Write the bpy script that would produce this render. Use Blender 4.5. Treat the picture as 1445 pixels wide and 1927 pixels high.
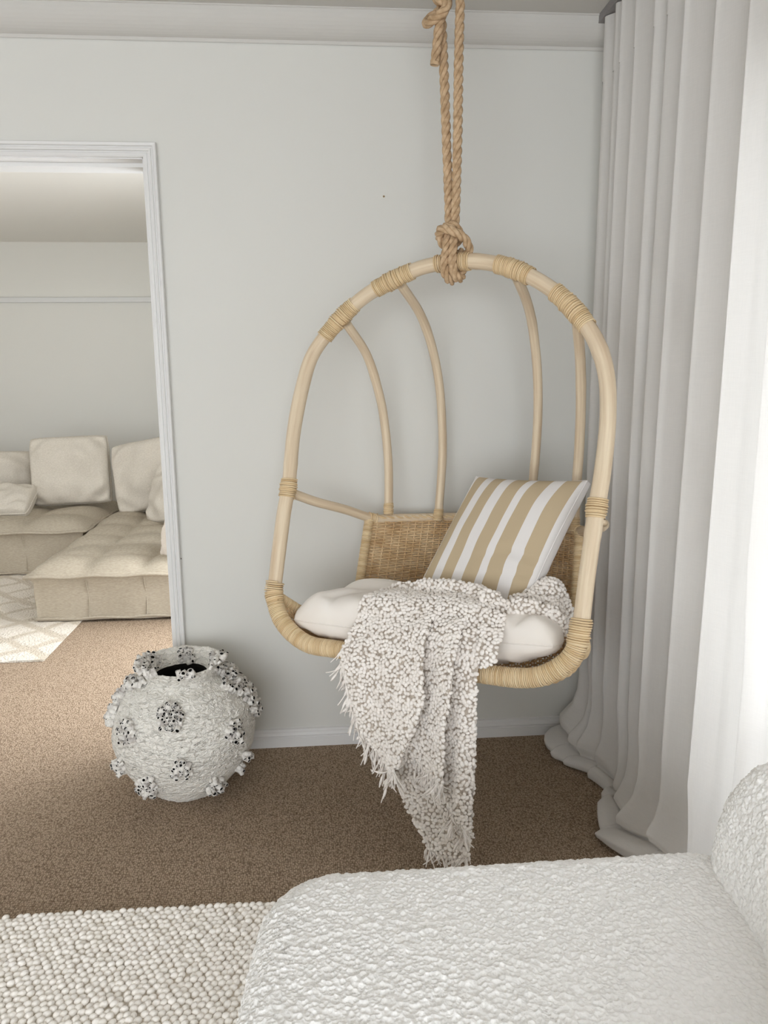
import bpy, math, random
import numpy as np
from mathutils import Vector, Matrix
from mathutils.bvhtree import BVHTree

random.seed(7); rng = np.random.default_rng(7)
S = bpy.context.scene
COL = S.collection
for o in list(bpy.data.objects): bpy.data.objects.remove(o)

# ------------------------------------------------------------------ camera
IW, IH, F = 1445, 1927, 1447.0
PITCH, YAW, ROLL = .1823, .0798, -.0098
CP = np.array([0, -2.673, 1.366])
def basis():
    f = np.array([math.sin(YAW)*math.cos(PITCH), math.cos(YAW)*math.cos(PITCH), -math.sin(PITCH)])
    r = np.array([math.cos(YAW), -math.sin(YAW), 0]); u = np.cross(r, f)
    return math.cos(ROLL)*r+math.sin(ROLL)*u, -math.sin(ROLL)*r+math.cos(ROLL)*u, f
CR, CU, CF = basis()
cd = bpy.data.cameras.new('camera'); cam = bpy.data.objects.new('camera', cd); COL.objects.link(cam)
cd.sensor_fit = 'HORIZONTAL'; cd.sensor_width = 36; cd.lens = 36*F/IW; cd.clip_start = .02
m = Matrix.Identity(4)
for i in range(3):
    m[i][0], m[i][1], m[i][2], m[i][3] = CR[i], CU[i], -CF[i], CP[i]
cam.matrix_world = m; S.camera = cam

# ------------------------------------------------------------------ world, light, exposure
W = bpy.data.worlds.new('sky'); S.world = W; W.use_nodes = True
bg = W.node_tree.nodes['Background']; bg.inputs[0].default_value = (.93, .965, 1, 1); bg.inputs[1].default_value = 5.2
S.view_settings.view_transform = 'Standard'; S.view_settings.look = 'None'; S.view_settings.gamma = 1
S.view_settings.use_curve_mapping = False; S.view_settings.exposure = 0.40
S.cycles.max_bounces = 14; S.cycles.diffuse_bounces = 8; S.cycles.transparent_max_bounces = 16
S.cycles.use_denoising = True; S.cycles.sample_clamp_indirect = 8
S.cycles.caustics_reflective = False; S.cycles.caustics_refractive = False
def window_portal(name, loc, rot, sx, sy):      # guides the daylight through a window opening
    l = bpy.data.lights.new(name, 'AREA'); l.shape = 'RECTANGLE'; l.size = sx; l.size_y = sy; l.cycles.is_portal = True
    o = bpy.data.objects.new(name, l); o.location = loc; o.rotation_euler = rot; COL.objects.link(o)
WY0, WY1 = -.965, -4.7                      # window behind the sheers
window_portal('daylight_right', (1.22, (WY0+WY1)/2, 1.0), (0, math.pi/2, 0), 2.0, abs(WY1-WY0))
window_portal('fill_rear', (-1.3, -5.70, 1.2), (math.pi/2, 0, 0), 4.2, 2.2)  # portal of the unseen rear window, sized up for frontal fill
sun_ = bpy.data.lights.new('hazy_sun', 'SUN'); sun_.energy = 2.2; sun_.angle = math.radians(45); sun_.color = (1, .985, .97)
so = bpy.data.objects.new('hazy_sun', sun_); COL.objects.link(so); so.rotation_euler = Vector((.80, .32, .62)).to_track_quat('Z', 'Y').to_euler()
window_portal('daylight_lounge', (-.13, 1.05, 1.05), (0, math.pi/2, 0), 2.1, 1.7)
window_portal('fill_lounge_left', (-4.78, 1.1, 1.3), (0, -math.pi/2, 0), 1.4, 1.6)  # portal of an unseen window added to brighten the lounge

# ------------------------------------------------------------------ node materials
def mat(name, col, rough=.8, col2=None, scale=30, detail=3, bump=0, bscale=60, bdist=.002, stretch=None, coord='Object', spec=.3, thresh=None, sheen=0):
    M = bpy.data.materials.new(name); M.use_nodes = True; N = M.node_tree.nodes; L = M.node_tree.links
    b = N['Principled BSDF']; b.inputs['Roughness'].default_value = rough; b.inputs['Specular IOR Level'].default_value = spec
    b.inputs['Base Color'].default_value = (*col, 1)
    if sheen: b.inputs['Sheen Weight'].default_value = sheen
    tc = N.new('ShaderNodeTexCoord'); mp = N.new('ShaderNodeMapping'); L.new(tc.outputs[coord], mp.inputs[0])
    if stretch: mp.inputs['Scale'].default_value = stretch
    if col2:
        n = N.new('ShaderNodeTexNoise'); n.inputs['Scale'].default_value = scale; n.inputs['Detail'].default_value = detail
        r = N.new('ShaderNodeValToRGB'); r.color_ramp.elements[0].color = (*col, 1); r.color_ramp.elements[1].color = (*col2, 1)
        r.color_ramp.elements[0].position, r.color_ramp.elements[1].position = thresh or (.35, .65)
        L.new(mp.outputs[0], n.inputs['Vector']); L.new(n.outputs[0], r.inputs[0]); L.new(r.outputs[0], b.inputs['Base Color'])
    if bump:
        n2 = N.new('ShaderNodeTexNoise'); n2.inputs['Scale'].default_value = bscale; n2.inputs['Detail'].default_value = 4
        bp = N.new('ShaderNodeBump'); bp.inputs['Strength'].default_value = bump; bp.inputs['Distance'].default_value = bdist
        L.new(mp.outputs[0], n2.inputs['Vector']); L.new(n2.outputs[0], bp.inputs['Height']); L.new(bp.outputs[0], b.inputs['Normal'])
    return M
def nodes(M): return M.node_tree.nodes, M.node_tree.links, M.node_tree.nodes['Principled BSDF']

M = {}
M['wall'] = mat('wall_paint', (.68, .68, .65), .75, bump=.05, bscale=400, bdist=.0005)
M['ceil'] = mat('ceiling_paint', (.60, .59, .565), .9)
M['lounge_wall'] = mat('lounge_wall_lit', (.76, .75, .71), .8)  # wall colour lightened to carry the lounge's stronger daylight
M['lounge_ceil'] = mat('lounge_ceiling_lit', (.84, .82, .775), .9)  # same ceiling as the main room; extra lounge brightness painted into its colour
M['trim'] = mat('trim_gloss', (.72, .72, .715), .4)
M['rattan'] = mat('rattan_pole', (.58, .45, .31), .42, (.76, .65, .49), 1, 5, stretch=(4, 9, 1), coord='UV', bump=.1, bscale=3, thresh=(.3, .7))
M['cane'] = mat('cane_wrap', (.58, .41, .22), .45, (.80, .66, .44), 1, 2, stretch=(5, .5, 1), coord='UV', thresh=(.3, .7))
M['weave'] = mat('cane_weave', (.60, .41, .22), .55, (.76, .58, .36), 22, 2)
M['rope'] = mat('manila_rope', (.40, .27, .155), .85, (.60, .44, .285), 60, 4, bump=.5, bscale=300, bdist=.001)
M['linen'] = mat('ivory_linen', (.80, .75, .70), .9, (.84, .80, .75), 8, 2, bump=.25, bscale=500, bdist=.0006, sheen=.2)
M['throw'] = mat('throw_yarn', (.80, .755, .71), .95, (.88, .845, .81), 40, 2, bump=.3, bscale=200, bdist=.001)
M['throwbase'] = mat('throw_knit_shaded', (.34, .29, .24), .95, (.56, .50, .44), 150, 2, bump=.8, bscale=250, bdist=.002)  # shade in the gaps between nubs is painted into this dark base
M['vase'] = mat('white_plaster', (.78, .76, .71), .55, (.84, .82, .77), 5, 3)
M['dark'] = mat('dark_matte', (.012, .011, .01), .9, spec=.05)  # near-black for the vase mouth, barnacle openings and one nail
M['barn'] = mat('barnacle_shell', (.80, .78, .74), .7, (.42, .39, .37), 55, 3, thresh=(.45, .72))
M['wool'] = mat('wool_loop', (.90, .865, .81), .95, (.95, .92, .88), 30, 2, bump=.35, bscale=500, bdist=.0008)
M['rugbase'] = mat('rug_backing', (.62, .57, .50), .95)
M['sofa'] = mat('oatmeal_linen', (.36, .31, .24), .95, (.45, .395, .315), 1, 4, stretch=(60, 60, 400), bump=.3, bscale=500, bdist=.001)
M['sofacush'] = mat('cushion_linen', (.53, .485, .415), .95, (.63, .58, .51), 1, 4, stretch=(90, 90, 300), bump=.25, bscale=300, bdist=.001)
M['pale'] = mat('pale_cushion', (.74, .66, .58), .95, (.80, .73, .66), 200, 2)
M['metal'] = mat('track_metal', (.25, .24, .24), .4)
M['wframe'] = mat('window_frame_white', (.8, .8, .8), .4)
M['label'] = mat('care_label', (.85, .85, .85), .8)

def carpet():
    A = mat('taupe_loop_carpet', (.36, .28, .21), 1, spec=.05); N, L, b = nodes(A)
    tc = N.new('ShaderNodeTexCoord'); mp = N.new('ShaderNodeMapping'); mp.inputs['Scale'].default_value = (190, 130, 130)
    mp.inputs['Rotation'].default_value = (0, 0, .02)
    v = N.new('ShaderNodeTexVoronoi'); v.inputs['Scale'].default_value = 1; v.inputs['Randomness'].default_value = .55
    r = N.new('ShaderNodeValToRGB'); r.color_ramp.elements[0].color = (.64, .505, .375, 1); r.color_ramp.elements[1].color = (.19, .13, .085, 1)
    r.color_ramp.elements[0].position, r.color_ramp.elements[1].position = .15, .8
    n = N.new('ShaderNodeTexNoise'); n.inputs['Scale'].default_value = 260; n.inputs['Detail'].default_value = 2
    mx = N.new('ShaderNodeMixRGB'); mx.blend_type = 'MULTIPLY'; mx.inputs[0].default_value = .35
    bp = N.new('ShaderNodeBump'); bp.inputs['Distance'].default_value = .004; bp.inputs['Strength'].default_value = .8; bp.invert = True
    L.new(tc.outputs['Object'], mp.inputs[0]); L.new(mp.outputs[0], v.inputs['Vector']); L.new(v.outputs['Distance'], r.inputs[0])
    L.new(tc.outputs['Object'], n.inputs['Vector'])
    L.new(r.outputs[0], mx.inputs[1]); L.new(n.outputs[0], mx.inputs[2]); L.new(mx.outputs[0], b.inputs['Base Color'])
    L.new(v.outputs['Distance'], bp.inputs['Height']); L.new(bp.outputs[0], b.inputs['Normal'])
    return A
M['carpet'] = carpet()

def sheer(name, tr):
    A = bpy.data.materials.new(name); A.use_nodes = True; N = A.node_tree.nodes; L = A.node_tree.links; N.clear()
    out = N.new('ShaderNodeOutputMaterial'); d = N.new('ShaderNodeBsdfDiffuse'); t = N.new('ShaderNodeBsdfTranslucent'); p = N.new('ShaderNodeBsdfTransparent')
    m1 = N.new('ShaderNodeMixShader'); m2 = N.new('ShaderNodeMixShader')
    d.inputs[0].default_value = (.71, .695, .675, 1); t.inputs[0].default_value = (.86, .855, .845, 1)
    m1.inputs[0].default_value = .105
    tc = N.new('ShaderNodeTexCoord'); mp = N.new('ShaderNodeMapping'); mp.inputs['Scale'].default_value = (30, 30, 420)
    n = N.new('ShaderNodeTexNoise'); n.inputs['Scale'].default_value = 1; n.inputs['Detail'].default_value = 3
    mp2 = N.new('ShaderNodeMapping'); mp2.inputs['Scale'].default_value = (420, 420, 22)
    n2 = N.new('ShaderNodeTexNoise'); n2.inputs['Scale'].default_value = 1; n2.inputs['Detail'].default_value = 3
    ad = N.new('ShaderNodeMath'); ad.operation = 'ADD'
    mr = N.new('ShaderNodeMapRange'); mr.inputs[1].default_value = .75; mr.inputs[2].default_value = 1.25; mr.inputs[3].default_value = tr*.3; mr.inputs[4].default_value = tr*1.9
    L.new(tc.outputs['Object'], mp.inputs[0]); L.new(mp.outputs[0], n.inputs['Vector'])
    L.new(tc.outputs['Object'], mp2.inputs[0]); L.new(mp2.outputs[0], n2.inputs['Vector'])
    L.new(n.outputs[0], ad.inputs[0]); L.new(n2.outputs[0], ad.inputs[1]); L.new(ad.outputs[0], mr.inputs[0])
    L.new(d.outputs[0], m1.inputs[1]); L.new(t.outputs[0], m1.inputs[2]); L.new(mr.outputs[0], m2.inputs[0])
    L.new(m1.outputs[0], m2.inputs[1]); L.new(p.outputs[0], m2.inputs[2]); L.new(m2.outputs[0], out.inputs[0])
    return A
M['sheer'] = sheer('sheer_linen', .022)

def pane():
    A = bpy.data.materials.new('window_glass'); A.use_nodes = True; N = A.node_tree.nodes; L = A.node_tree.links; N.clear()
    out = N.new('ShaderNodeOutputMaterial'); t = N.new('ShaderNodeBsdfTransparent'); g = N.new('ShaderNodeBsdfGlossy'); mx = N.new('ShaderNodeMixShader')
    g.inputs['Roughness'].default_value = .02; mx.inputs[0].default_value = .05
    L.new(t.outputs[0], mx.inputs[1]); L.new(g.outputs[0], mx.inputs[2]); L.new(mx.outputs[0], out.inputs[0]); return A
M['glass'] = pane()

def boucle():
    A = mat('ivory_boucle', (.91, .905, .89), 1, (.95, .945, .935), 90, 2, spec=0); N, L, b = nodes(A)
    tc = N.new('ShaderNodeTexCoord')
    n = N.new('ShaderNodeTexNoise'); n.inputs['Scale'].default_value = 60; n.inputs['Detail'].default_value = 1; n.inputs['Roughness'].default_value = .5; n.inputs['Distortion'].default_value = .25
    ds = N.new('ShaderNodeDisplacement'); ds.inputs['Midlevel'].default_value = .1; ds.inputs['Scale'].default_value = .0078
    v = N.new('ShaderNodeTexVoronoi'); v.inputs['Scale'].default_value = 330
    bp = N.new('ShaderNodeBump'); bp.inputs['Strength'].default_value = .35; bp.inputs['Distance'].default_value = .0015; bp.invert = True
    vo = N.new('ShaderNodeTexVoronoi'); vo.feature = 'SMOOTH_F1'; vo.inputs['Scale'].default_value = 125; vo.inputs['Smoothness'].default_value = .35
    m1 = N.new('ShaderNodeMath'); m1.operation = 'MULTIPLY_ADD'; m1.inputs[1].default_value = -.75
    L.new(tc.outputs['Object'], vo.inputs['Vector']); L.new(vo.outputs['Distance'], m1.inputs[0]); L.new(n.outputs[0], m1.inputs[2])
    L.new(tc.outputs['Object'], n.inputs['Vector']); L.new(m1.outputs[0], ds.inputs['Height']); L.new(ds.outputs[0], N['Material Output'].inputs['Displacement'])
    L.new(tc.outputs['Object'], v.inputs['Vector']); L.new(v.outputs['Distance'], bp.inputs['Height']); L.new(bp.outputs[0], b.inputs['Normal'])
    A.displacement_method = 'BOTH'; return A
M['boucle'] = boucle()

def plaster_relief():
    N, L, b = nodes(M['vase'])
    tc = N.new('ShaderNodeTexCoord'); mp = N.new('ShaderNodeMapping'); mp.inputs['Scale'].default_value = (1, 1, 1.7)
    n = N.new('ShaderNodeTexNoise'); n.inputs['Scale'].default_value = 55; n.inputs['Detail'].default_value = 3; n.inputs['Distortion'].default_value = 1.2
    ds = N.new('ShaderNodeDisplacement'); ds.inputs['Scale'].default_value = .010; ds.inputs['Midlevel'].default_value = .5; L.new(n.outputs[0], ds.inputs['Height']); L.new(ds.outputs[0], N['Material Output'].inputs['Displacement']); M['vase'].displacement_method = 'BOTH'
    bp = N.new('ShaderNodeBump'); bp.inputs['Strength'].default_value = .9; bp.inputs['Distance'].default_value = .006
    L.new(tc.outputs['Object'], mp.inputs[0]); L.new(mp.outputs[0], n.inputs['Vector']); L.new(n.outputs[0], bp.inputs['Height']); L.new(bp.outputs[0], b.inputs['Normal'])
plaster_relief()

def stripes():
    A = mat('striped_cotton', (.8, .77, .74), .9, spec=.1); N, L, b = nodes(A)
    uv = N.new('ShaderNodeUVMap'); sx = N.new('ShaderNodeSeparateXYZ'); L.new(uv.outputs[0], sx.inputs[0])
    r = N.new('ShaderNodeValToRGB'); r.color_ramp.interpolation = 'CONSTANT'
    wh, tan = (.74, .72, .71, 1), (.495, .40, .27, 1)
    e = r.color_ramp.elements; e[0].position = 0; e[0].color = wh; e[1].position = .04; e[1].color = tan
    for k, (a, c) in enumerate([(.150, 0), (.235, 1), (.345, 0), (.445, 1), (.565, 0), (.632, 1), (.758, 0), (.858, 1), (.970, 0)]):
        q = e.new(a); q.color = tan if c else wh
    n = N.new('ShaderNodeTexNoise'); n.inputs['Scale'].default_value = 500; mp = N.new('ShaderNodeBump'); mp.inputs['Strength'].default_value = .25; mp.inputs['Distance'].default_value = .0006
    L.new(sx.outputs[0], r.inputs[0]); L.new(r.outputs[0], b.inputs['Base Color']); L.new(n.outputs[0], mp.inputs['Height']); L.new(mp.outputs[0], b.inputs['Normal'])
    return A
M['stripe'] = stripes()
M['white_cotton'] = mat('white_cotton', (.76, .735, .72), .9, spec=.1, bump=.2, bscale=500, bdist=.0006)

def carved_rug():
    A = mat('carved_cream_rug', (.66, .58, .48), 1, spec=.05); N, L, b = nodes(A)
    tc = N.new('ShaderNodeTexCoord'); mp = N.new('ShaderNodeMapping'); mp.inputs['Rotation'].default_value = (0, 0, .75); mp.inputs['Scale'].default_value = (5, 5, 5)
    w1 = N.new('ShaderNodeTexWave'); w2 = N.new('ShaderNodeTexWave'); w1.bands_direction = 'X'; w2.bands_direction = 'Y'
    for w in (w1, w2): w.inputs['Scale'].default_value = .30; w.inputs['Distortion'].default_value = 2.2; w.inputs['Detail'].default_value = 1; w.inputs['Detail Scale'].default_value = 2
    mn = N.new('ShaderNodeMath'); mn.operation = 'MINIMUM'
    r = N.new('ShaderNodeValToRGB'); r.color_ramp.elements[0].color = (.60, .53, .44, 1); r.color_ramp.elements[1].color = (.74, .68, .60, 1); r.color_ramp.elements[0].position = .04; r.color_ramp.elements[1].position = .20
    n = N.new('ShaderNodeTexNoise'); n.inputs['Scale'].default_value = 90; bp = N.new('ShaderNodeBump'); bp.inputs['Strength'].default_value = 1; bp.inputs['Distance'].default_value = .015
    ad = N.new('ShaderNodeMath'); ad.operation = 'MULTIPLY_ADD'; ad.inputs[1].default_value = .8
    L.new(tc.outputs['Object'], mp.inputs[0]); L.new(mp.outputs[0], w1.inputs['Vector']); L.new(mp.outputs[0], w2.inputs['Vector']); L.new(w1.outputs['Fac'], mn.inputs[0]); L.new(w2.outputs['Fac'], mn.inputs[1])
    L.new(mn.outputs[0], r.inputs[0]); L.new(r.outputs[0], b.inputs['Base Color'])
    L.new(tc.outputs['Object'], n.inputs['Vector']); L.new(n.outputs[0], ad.inputs[0]); L.new(r.outputs[0], ad.inputs[2]); L.new(ad.outputs[0], bp.inputs['Height']); L.new(bp.outputs[0], b.inputs['Normal'])
    return A
M['carved'] = carved_rug()

# ------------------------------------------------------------------ geometry helpers
class MB:
    def __init__(s): s.V = []; s.Fc = []; s.U = []; s.MI = []; s.n = 0
    def add(s, V, Fc, U=None, mi=0):
        V = np.asarray(V, float).reshape(-1, 3); s.V.append(V)
        s.U.append(np.asarray(U, float).reshape(-1, 2) if U is not None else np.zeros((len(V), 2)))
        for f in Fc: s.Fc.append(tuple(int(i)+s.n for i in f)); s.MI.append(mi)
        s.n += len(V)
    def grid(s, P, U=None, wrap_u=False, wrap_v=False, mi=0, flip=False):
        P = np.asarray(P, float); a, b = P.shape[:2]
        if U is None:
            uu, vv = np.meshgrid(np.linspace(0, 1, a), np.linspace(0, 1, b), indexing='ij'); U = np.stack([uu, vv], -1)
        F_ = []
        for i in range(a if wrap_u else a-1):
            i2 = (i+1) % a
            for j in range(b if wrap_v else b-1):
                j2 = (j+1) % b; q = (i*b+j, i2*b+j, i2*b+j2, i*b+j2)
                F_.append(q[::-1] if flip else q)
        s.add(P.reshape(-1, 3), F_, np.asarray(U).reshape(-1, 2), mi)
    def box(s, a, b, mi=0):
        (x0, y0, z0), (x1, y1, z1) = a, b
        s.add([(x0,y0,z0),(x1,y0,z0),(x1,y1,z0),(x0,y1,z0),(x0,y0,z1),(x1,y0,z1),(x1,y1,z1),(x0,y1,z1)],
              [(0,3,2,1),(4,5,6,7),(0,1,5,4),(1,2,6,5),(2,3,7,6),(3,0,4,7)], mi=mi)
    def tube(s, P, r, n=10, closed=False, cap=True, mi=0, flat=None):
        P = np.asarray(P, float); k = len(P); r = np.broadcast_to(np.asarray(r, float), (k,))
        T, A, B = frames(P, closed)
        an = np.linspace(0, 2*math.pi, n, endpoint=False)
        fl = 1 if flat is None else flat
        Q = P[:, None, :]+r[:, None, None]*(np.cos(an)[None, :, None]*A[:, None, :]+fl*np.sin(an)[None, :, None]*B[:, None, :])
        ln = np.concatenate([[0], np.cumsum(np.linalg.norm(np.diff(P, axis=0), axis=1))])
        U = np.stack([np.repeat(ln[:, None], n, 1), np.repeat(np.linspace(0, 1, n)[None], k, 0)], -1)
        b0 = s.n; s.grid(Q, U, wrap_u=closed, wrap_v=True, mi=mi, flip=True)
        if cap and not closed:
            s.Fc.append(tuple(b0+j for j in range(n))); s.MI.append(mi)
            s.Fc.append(tuple(b0+(k-1)*n+j for j in range(n))[::-1]); s.MI.append(mi)
    def build(s, name, mats, parent=None, smooth=True, loc=None):
        me = bpy.data.meshes.new(name); V = np.concatenate(s.V)
        if loc is not None: V = V-np.asarray(loc)
        me.from_pydata(V.tolist(), [], s.Fc)
        if not isinstance(mats, (list, tuple)): mats = [mats]
        for q in mats: me.materials.append(q)
        if len(mats) > 1: me.polygons.foreach_set('material_index', s.MI)
        if smooth: me.polygons.foreach_set('use_smooth', [True]*len(me.polygons))
        uvl = me.uv_layers.new(name='UVMap'); U = np.concatenate(s.U)
        li = np.empty(len(me.loops), np.int32); me.loops.foreach_get('vertex_index', li)
        uvl.data.foreach_set('uv', U[li].astype(np.float32).ravel())
        me.update(); me.validate()
        return link(name, me, parent, loc)
def link(name, me, parent=None, loc=None):
    o = bpy.data.objects.new(name, me); COL.objects.link(o)
    if loc is not None: o.location = loc
    if parent is not None:
        o.parent = parent; bpy.context.view_layer.update() if False else None
        o.matrix_parent_inverse = world(parent).inverted()
    return o
def world(o):
    mm = Matrix.LocRotScale(o.location, o.rotation_euler, o.scale)
    return world(o.parent) @ o.matrix_parent_inverse @ mm if o.parent else mm
def frames(P, closed=False):
    k = len(P)
    if closed: T = np.roll(P, -1, 0)-np.roll(P, 1, 0)
    else: T = np.gradient(P, axis=0)
    T /= np.linalg.norm(T, axis=1)[:, None]+1e-12
    a = np.array([0, 0, 1.]) if abs(T[0][2]) < .9 else np.array([1., 0, 0])
    A = np.zeros_like(P); A[0] = a-(a@T[0])*T[0]; A[0] /= np.linalg.norm(A[0])
    for i in range(1, k):
        q = A[i-1]-(A[i-1]@T[i])*T[i]; A[i] = q/(np.linalg.norm(q)+1e-12)
    return T, A, np.cross(T, A)
def spline(P, step=.008, closed=False, n=None):
    P = np.asarray(P, float); k = len(P); out = []
    for i in range(k if closed else k-1):
        if closed: p0, p1, p2, p3 = P[(i-1) % k], P[i], P[(i+1) % k], P[(i+2) % k]
        else: p1, p2 = P[i], P[i+1]; p0 = P[i-1] if i else 2*p1-p2; p3 = P[i+2] if i+2 < k else 2*p2-p1
        m_ = max(2, int(np.linalg.norm(p2-p1)/step)) if n is None else n
        t = np.linspace(0, 1, m_, endpoint=False)[:, None]
        out.append(.5*(2*p1+(p2-p0)*t+(2*p0-5*p1+4*p2-p3)*t*t+(3*p1-p0-3*p2+p3)*t**3))
    if not closed: out.append(P[-1:])
    return np.concatenate(out)
def resample(P, n):
    d = np.concatenate([[0], np.cumsum(np.linalg.norm(np.diff(P, axis=0), axis=1))]); t = np.linspace(0, d[-1], n)
    return np.stack([np.interp(t, d, P[:, i]) for i in range(P.shape[1])], 1)
def length(P): return np.linalg.norm(np.diff(P, axis=0), axis=1).sum()
def coil(mb, P, rad, wr, pitch, seg=12, n=5, jitter=.12):
    L = length(P); turns = max(2, int(L/pitch)); k = turns*seg
    Q = resample(P, k+1); T, A, B = frames(Q); rr = np.broadcast_to(rad, (k+1,)) if np.ndim(rad) == 0 else np.interp(np.linspace(0, 1, k+1), np.linspace(0, 1, len(rad)), rad)
    an = np.arange(k+1)/seg*2*math.pi
    jit = np.repeat(rng.normal(0, jitter*wr, turns+1), seg)[:k+1]
    C_ = Q+(rr+jit)[:, None]*(np.cos(an)[:, None]*A+np.sin(an)[:, None]*B)
    mb.tube(C_, wr, n)
def smoothnoise(shape_pts, freq, seed, octaves=2):
    """cheap smooth 3-D noise as a sum of random sines"""
    r = np.random.default_rng(seed); out = np.zeros(shape_pts.shape[:-1]); 
    for o_ in range(octaves):
        for _ in range(7):
            k = r.normal(0, 1, shape_pts.shape[-1]); k *= freq*2**o_/np.linalg.norm(k); out += np.sin(shape_pts@k+r.uniform(0, 6.28))*.38/2**o_
    return out
def thing(name, label, cat, loc, group=None):
    o = bpy.data.objects.new(name, None); COL.objects.link(o); o.location = loc; o.empty_display_size = .05
    tag(o, label, cat, group); return o
def tag(o, label=None, cat=None, group=None, kind=None):
    if label: o['label'] = label
    if cat: o['category'] = cat
    if group: o['group'] = group
    if kind: o['kind'] = kind
    return o
def struct(o): o['kind'] = 'structure'; return o
def bevel(o, w, seg=2):
    md = o.modifiers.new('bevel', 'BEVEL'); md.width = w; md.segments = seg; md.limit_method = 'ANGLE'; return o
def ray(x, y): return CF+(x-IW/2)/F*CR-(y-IH/2)/F*CU

# ------------------------------------------------------------------ room shell
ZC = 2.465; DX0, DX1, DZ = -2.35, -.545, 2.04; TW = .13
XL, XR, YB = -3.7, .985, -5.5; LY1 = 4.38; LXR = -.30; LXL = -4.6
def slab(name, boxes, mt):
    b = MB()
    for a, c in boxes: b.box(a, c)
    return struct(b.build(name, mt, smooth=False))
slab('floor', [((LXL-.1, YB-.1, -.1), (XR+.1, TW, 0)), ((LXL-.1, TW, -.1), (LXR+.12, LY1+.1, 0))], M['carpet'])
slab('ceiling', [((LXL-.1, YB-.15, ZC), (XR+.2, TW, ZC+.1)), ], M['ceil'])
slab('ceiling_lounge', [((LXL-.1, TW, ZC), (LXR+.12, LY1+.1, ZC+.1))], M['lounge_ceil'])
slab('wall_back', [((LXL, 0, 0), (DX0, TW, ZC)), ((DX1, 0, 0), (XR, TW, ZC)), ((DX0, 0, DZ), (DX1, TW, ZC))], M['wall'])
slab('wall_right', [((XR, WY0, 0), (XR+.2, TW, ZC)), ((XR, WY1, 1.97), (XR+.2, WY0, ZC)), ((XR, YB, 0), (XR+.2, WY1, ZC))], M['wall'])
slab('wall_left', [((XL-.1, YB, 0), (XL, 0, ZC))], M['wall'])
slab('wall_front', [((XL, YB-.15, 0), (-3.4, YB, ZC)), ((.8, YB-.15, 0), (XR+.1, YB, ZC)), ((-3.4, YB-.15, 0), (.8, YB, .1)), ((-3.4, YB-.15, 2.3), (.8, YB, ZC))], M['wall'])
slab('wall_lounge_far', [((LXL, LY1, 0), (LXR+.1, LY1+.1, ZC))], M['lounge_wall'])
slab('wall_lounge_left', [((LXL-.1, TW, 0), (LXL, .3, ZC)), ((LXL-.1, 1.9, 0), (LXL, LY1, ZC)), ((LXL-.1, .3, 0), (LXL, 1.9, .7)), ((LXL-.1, .3, 2.0), (LXL, 1.9, ZC))], M['wall'])
slab('wall_lounge_right', [((LXR, TW, 0), (LXR+.12, .2, ZC)), ((LXR, 1.9, 0), (LXR+.12, LY1, ZC)), ((LXR, .2, 2.1), (LXR+.12, 1.9, ZC))], M['wall'])

def make_window(name, ax, c, a0, a1, z0, z1, npan, d=.03):
    b = MB(); w = .045
    def bx(p0, p1, q0, q1):
        b.box((c-d, p0, q0), (c+d, p1, q1)) if ax == 'x' else b.box((p0, c-d, q0), (p1, c+d, q1))
    bx(a0, a1, z0, z0+w); bx(a0, a1, z1-w, z1)
    for i in range(npan+1):
        t = a0+(a1-a0-w)*i/npan; bx(t, t+w, z0+w, z1-w)
    f = struct(b.build(name, M['wframe'], smooth=False))
    for i in range(npan):
        g = MB(); p0 = a0+(a1-a0-w)*i/npan+w; p1 = a0+(a1-a0-w)*(i+1)/npan
        g.box((c-.004, p0, z0+w), (c+.004, p1, z1-w)) if ax == 'x' else g.box((p0, c-.004, z0+w), (p1, c+.004, z1-w))
        g.build('pane', M['glass'], f, smooth=False)
make_window('window_1', 'x', XR+.14, WY1, WY0, 0, 1.97, 4)
make_window('window_fill_rear', 'y', YB-.08, -3.4, .8, .1, 2.3, 4)  # unseen, made large for fill light from behind the camera
make_window('window_3', 'x', LXR+.06, .2, 1.9, 0, 2.1, 2)
make_window('window_fill_lounge', 'x', LXL-.05, .3, 1.9, .7, 2.0, 2)  # added out of view to light the lounge wall, ceiling and sofas

def sweep_profile(name, prof, path, mt):
    """prof: list of (off, out); path rows: (corner point, off direction, out direction)"""
    b = MB(); P = np.array([[np.array(c)+o_*np.array(od)+u_*np.array(ud) for o_, u_ in prof] for c, od, ud in path])
    b.grid(P); o = b.build(name, mt, smooth=False); return struct(o)
out = (0, -1, 0)
casing = [(0, 0), (0, .010), (.004, .012), (.012, .012), (.014, .009), (.017, .009), (.019, .015), (.025, .017), (.027, .013), (.030, .013), (.033, .019), (.041, .021), (.043, .018), (.043, 0)]
sweep_profile('trim_1', casing, [((DX0, 0, 0), (-1, 0, 0), out), ((DX0, 0, DZ), (-1, 0, 1), out), ((DX1, 0, DZ), (1, 0, 1), out), ((DX1, 0, 0), (1, 0, 0), out)], M['trim'])
b = MB(); b.box((DX0, -.002, DZ-.004), (DX1, TW, DZ+.001)); b.box((DX0, .05, DZ-.016), (DX1, TW, DZ-.004)); b.box((DX1-.004, -.002, 0), (DX1+.001, TW, DZ)); b.box((DX0-.001, -.002, 0), (DX0+.004, TW, DZ))
struct(b.build('door_1', M['trim'], smooth=False))
bbp = [(0, 0), (0, .016), (.036, .016), (.038, .013), (.041, .013), (.045, .0155), (.055, .012), (.058, .0085), (.066, .007), (.068, 0)]
sweep_profile('baseboard_back', bbp, [((DX1+.044, 0, 0), (0, 0, 1), out), ((XR, 0, 0), (0, 0, 1), out)], M['trim'])
sweep_profile('baseboard_left', bbp, [((XL, 0, 0), (0, 0, 1), out), ((DX0-.044, 0, 0), (0, 0, 1), out)], M['trim'])
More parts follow.
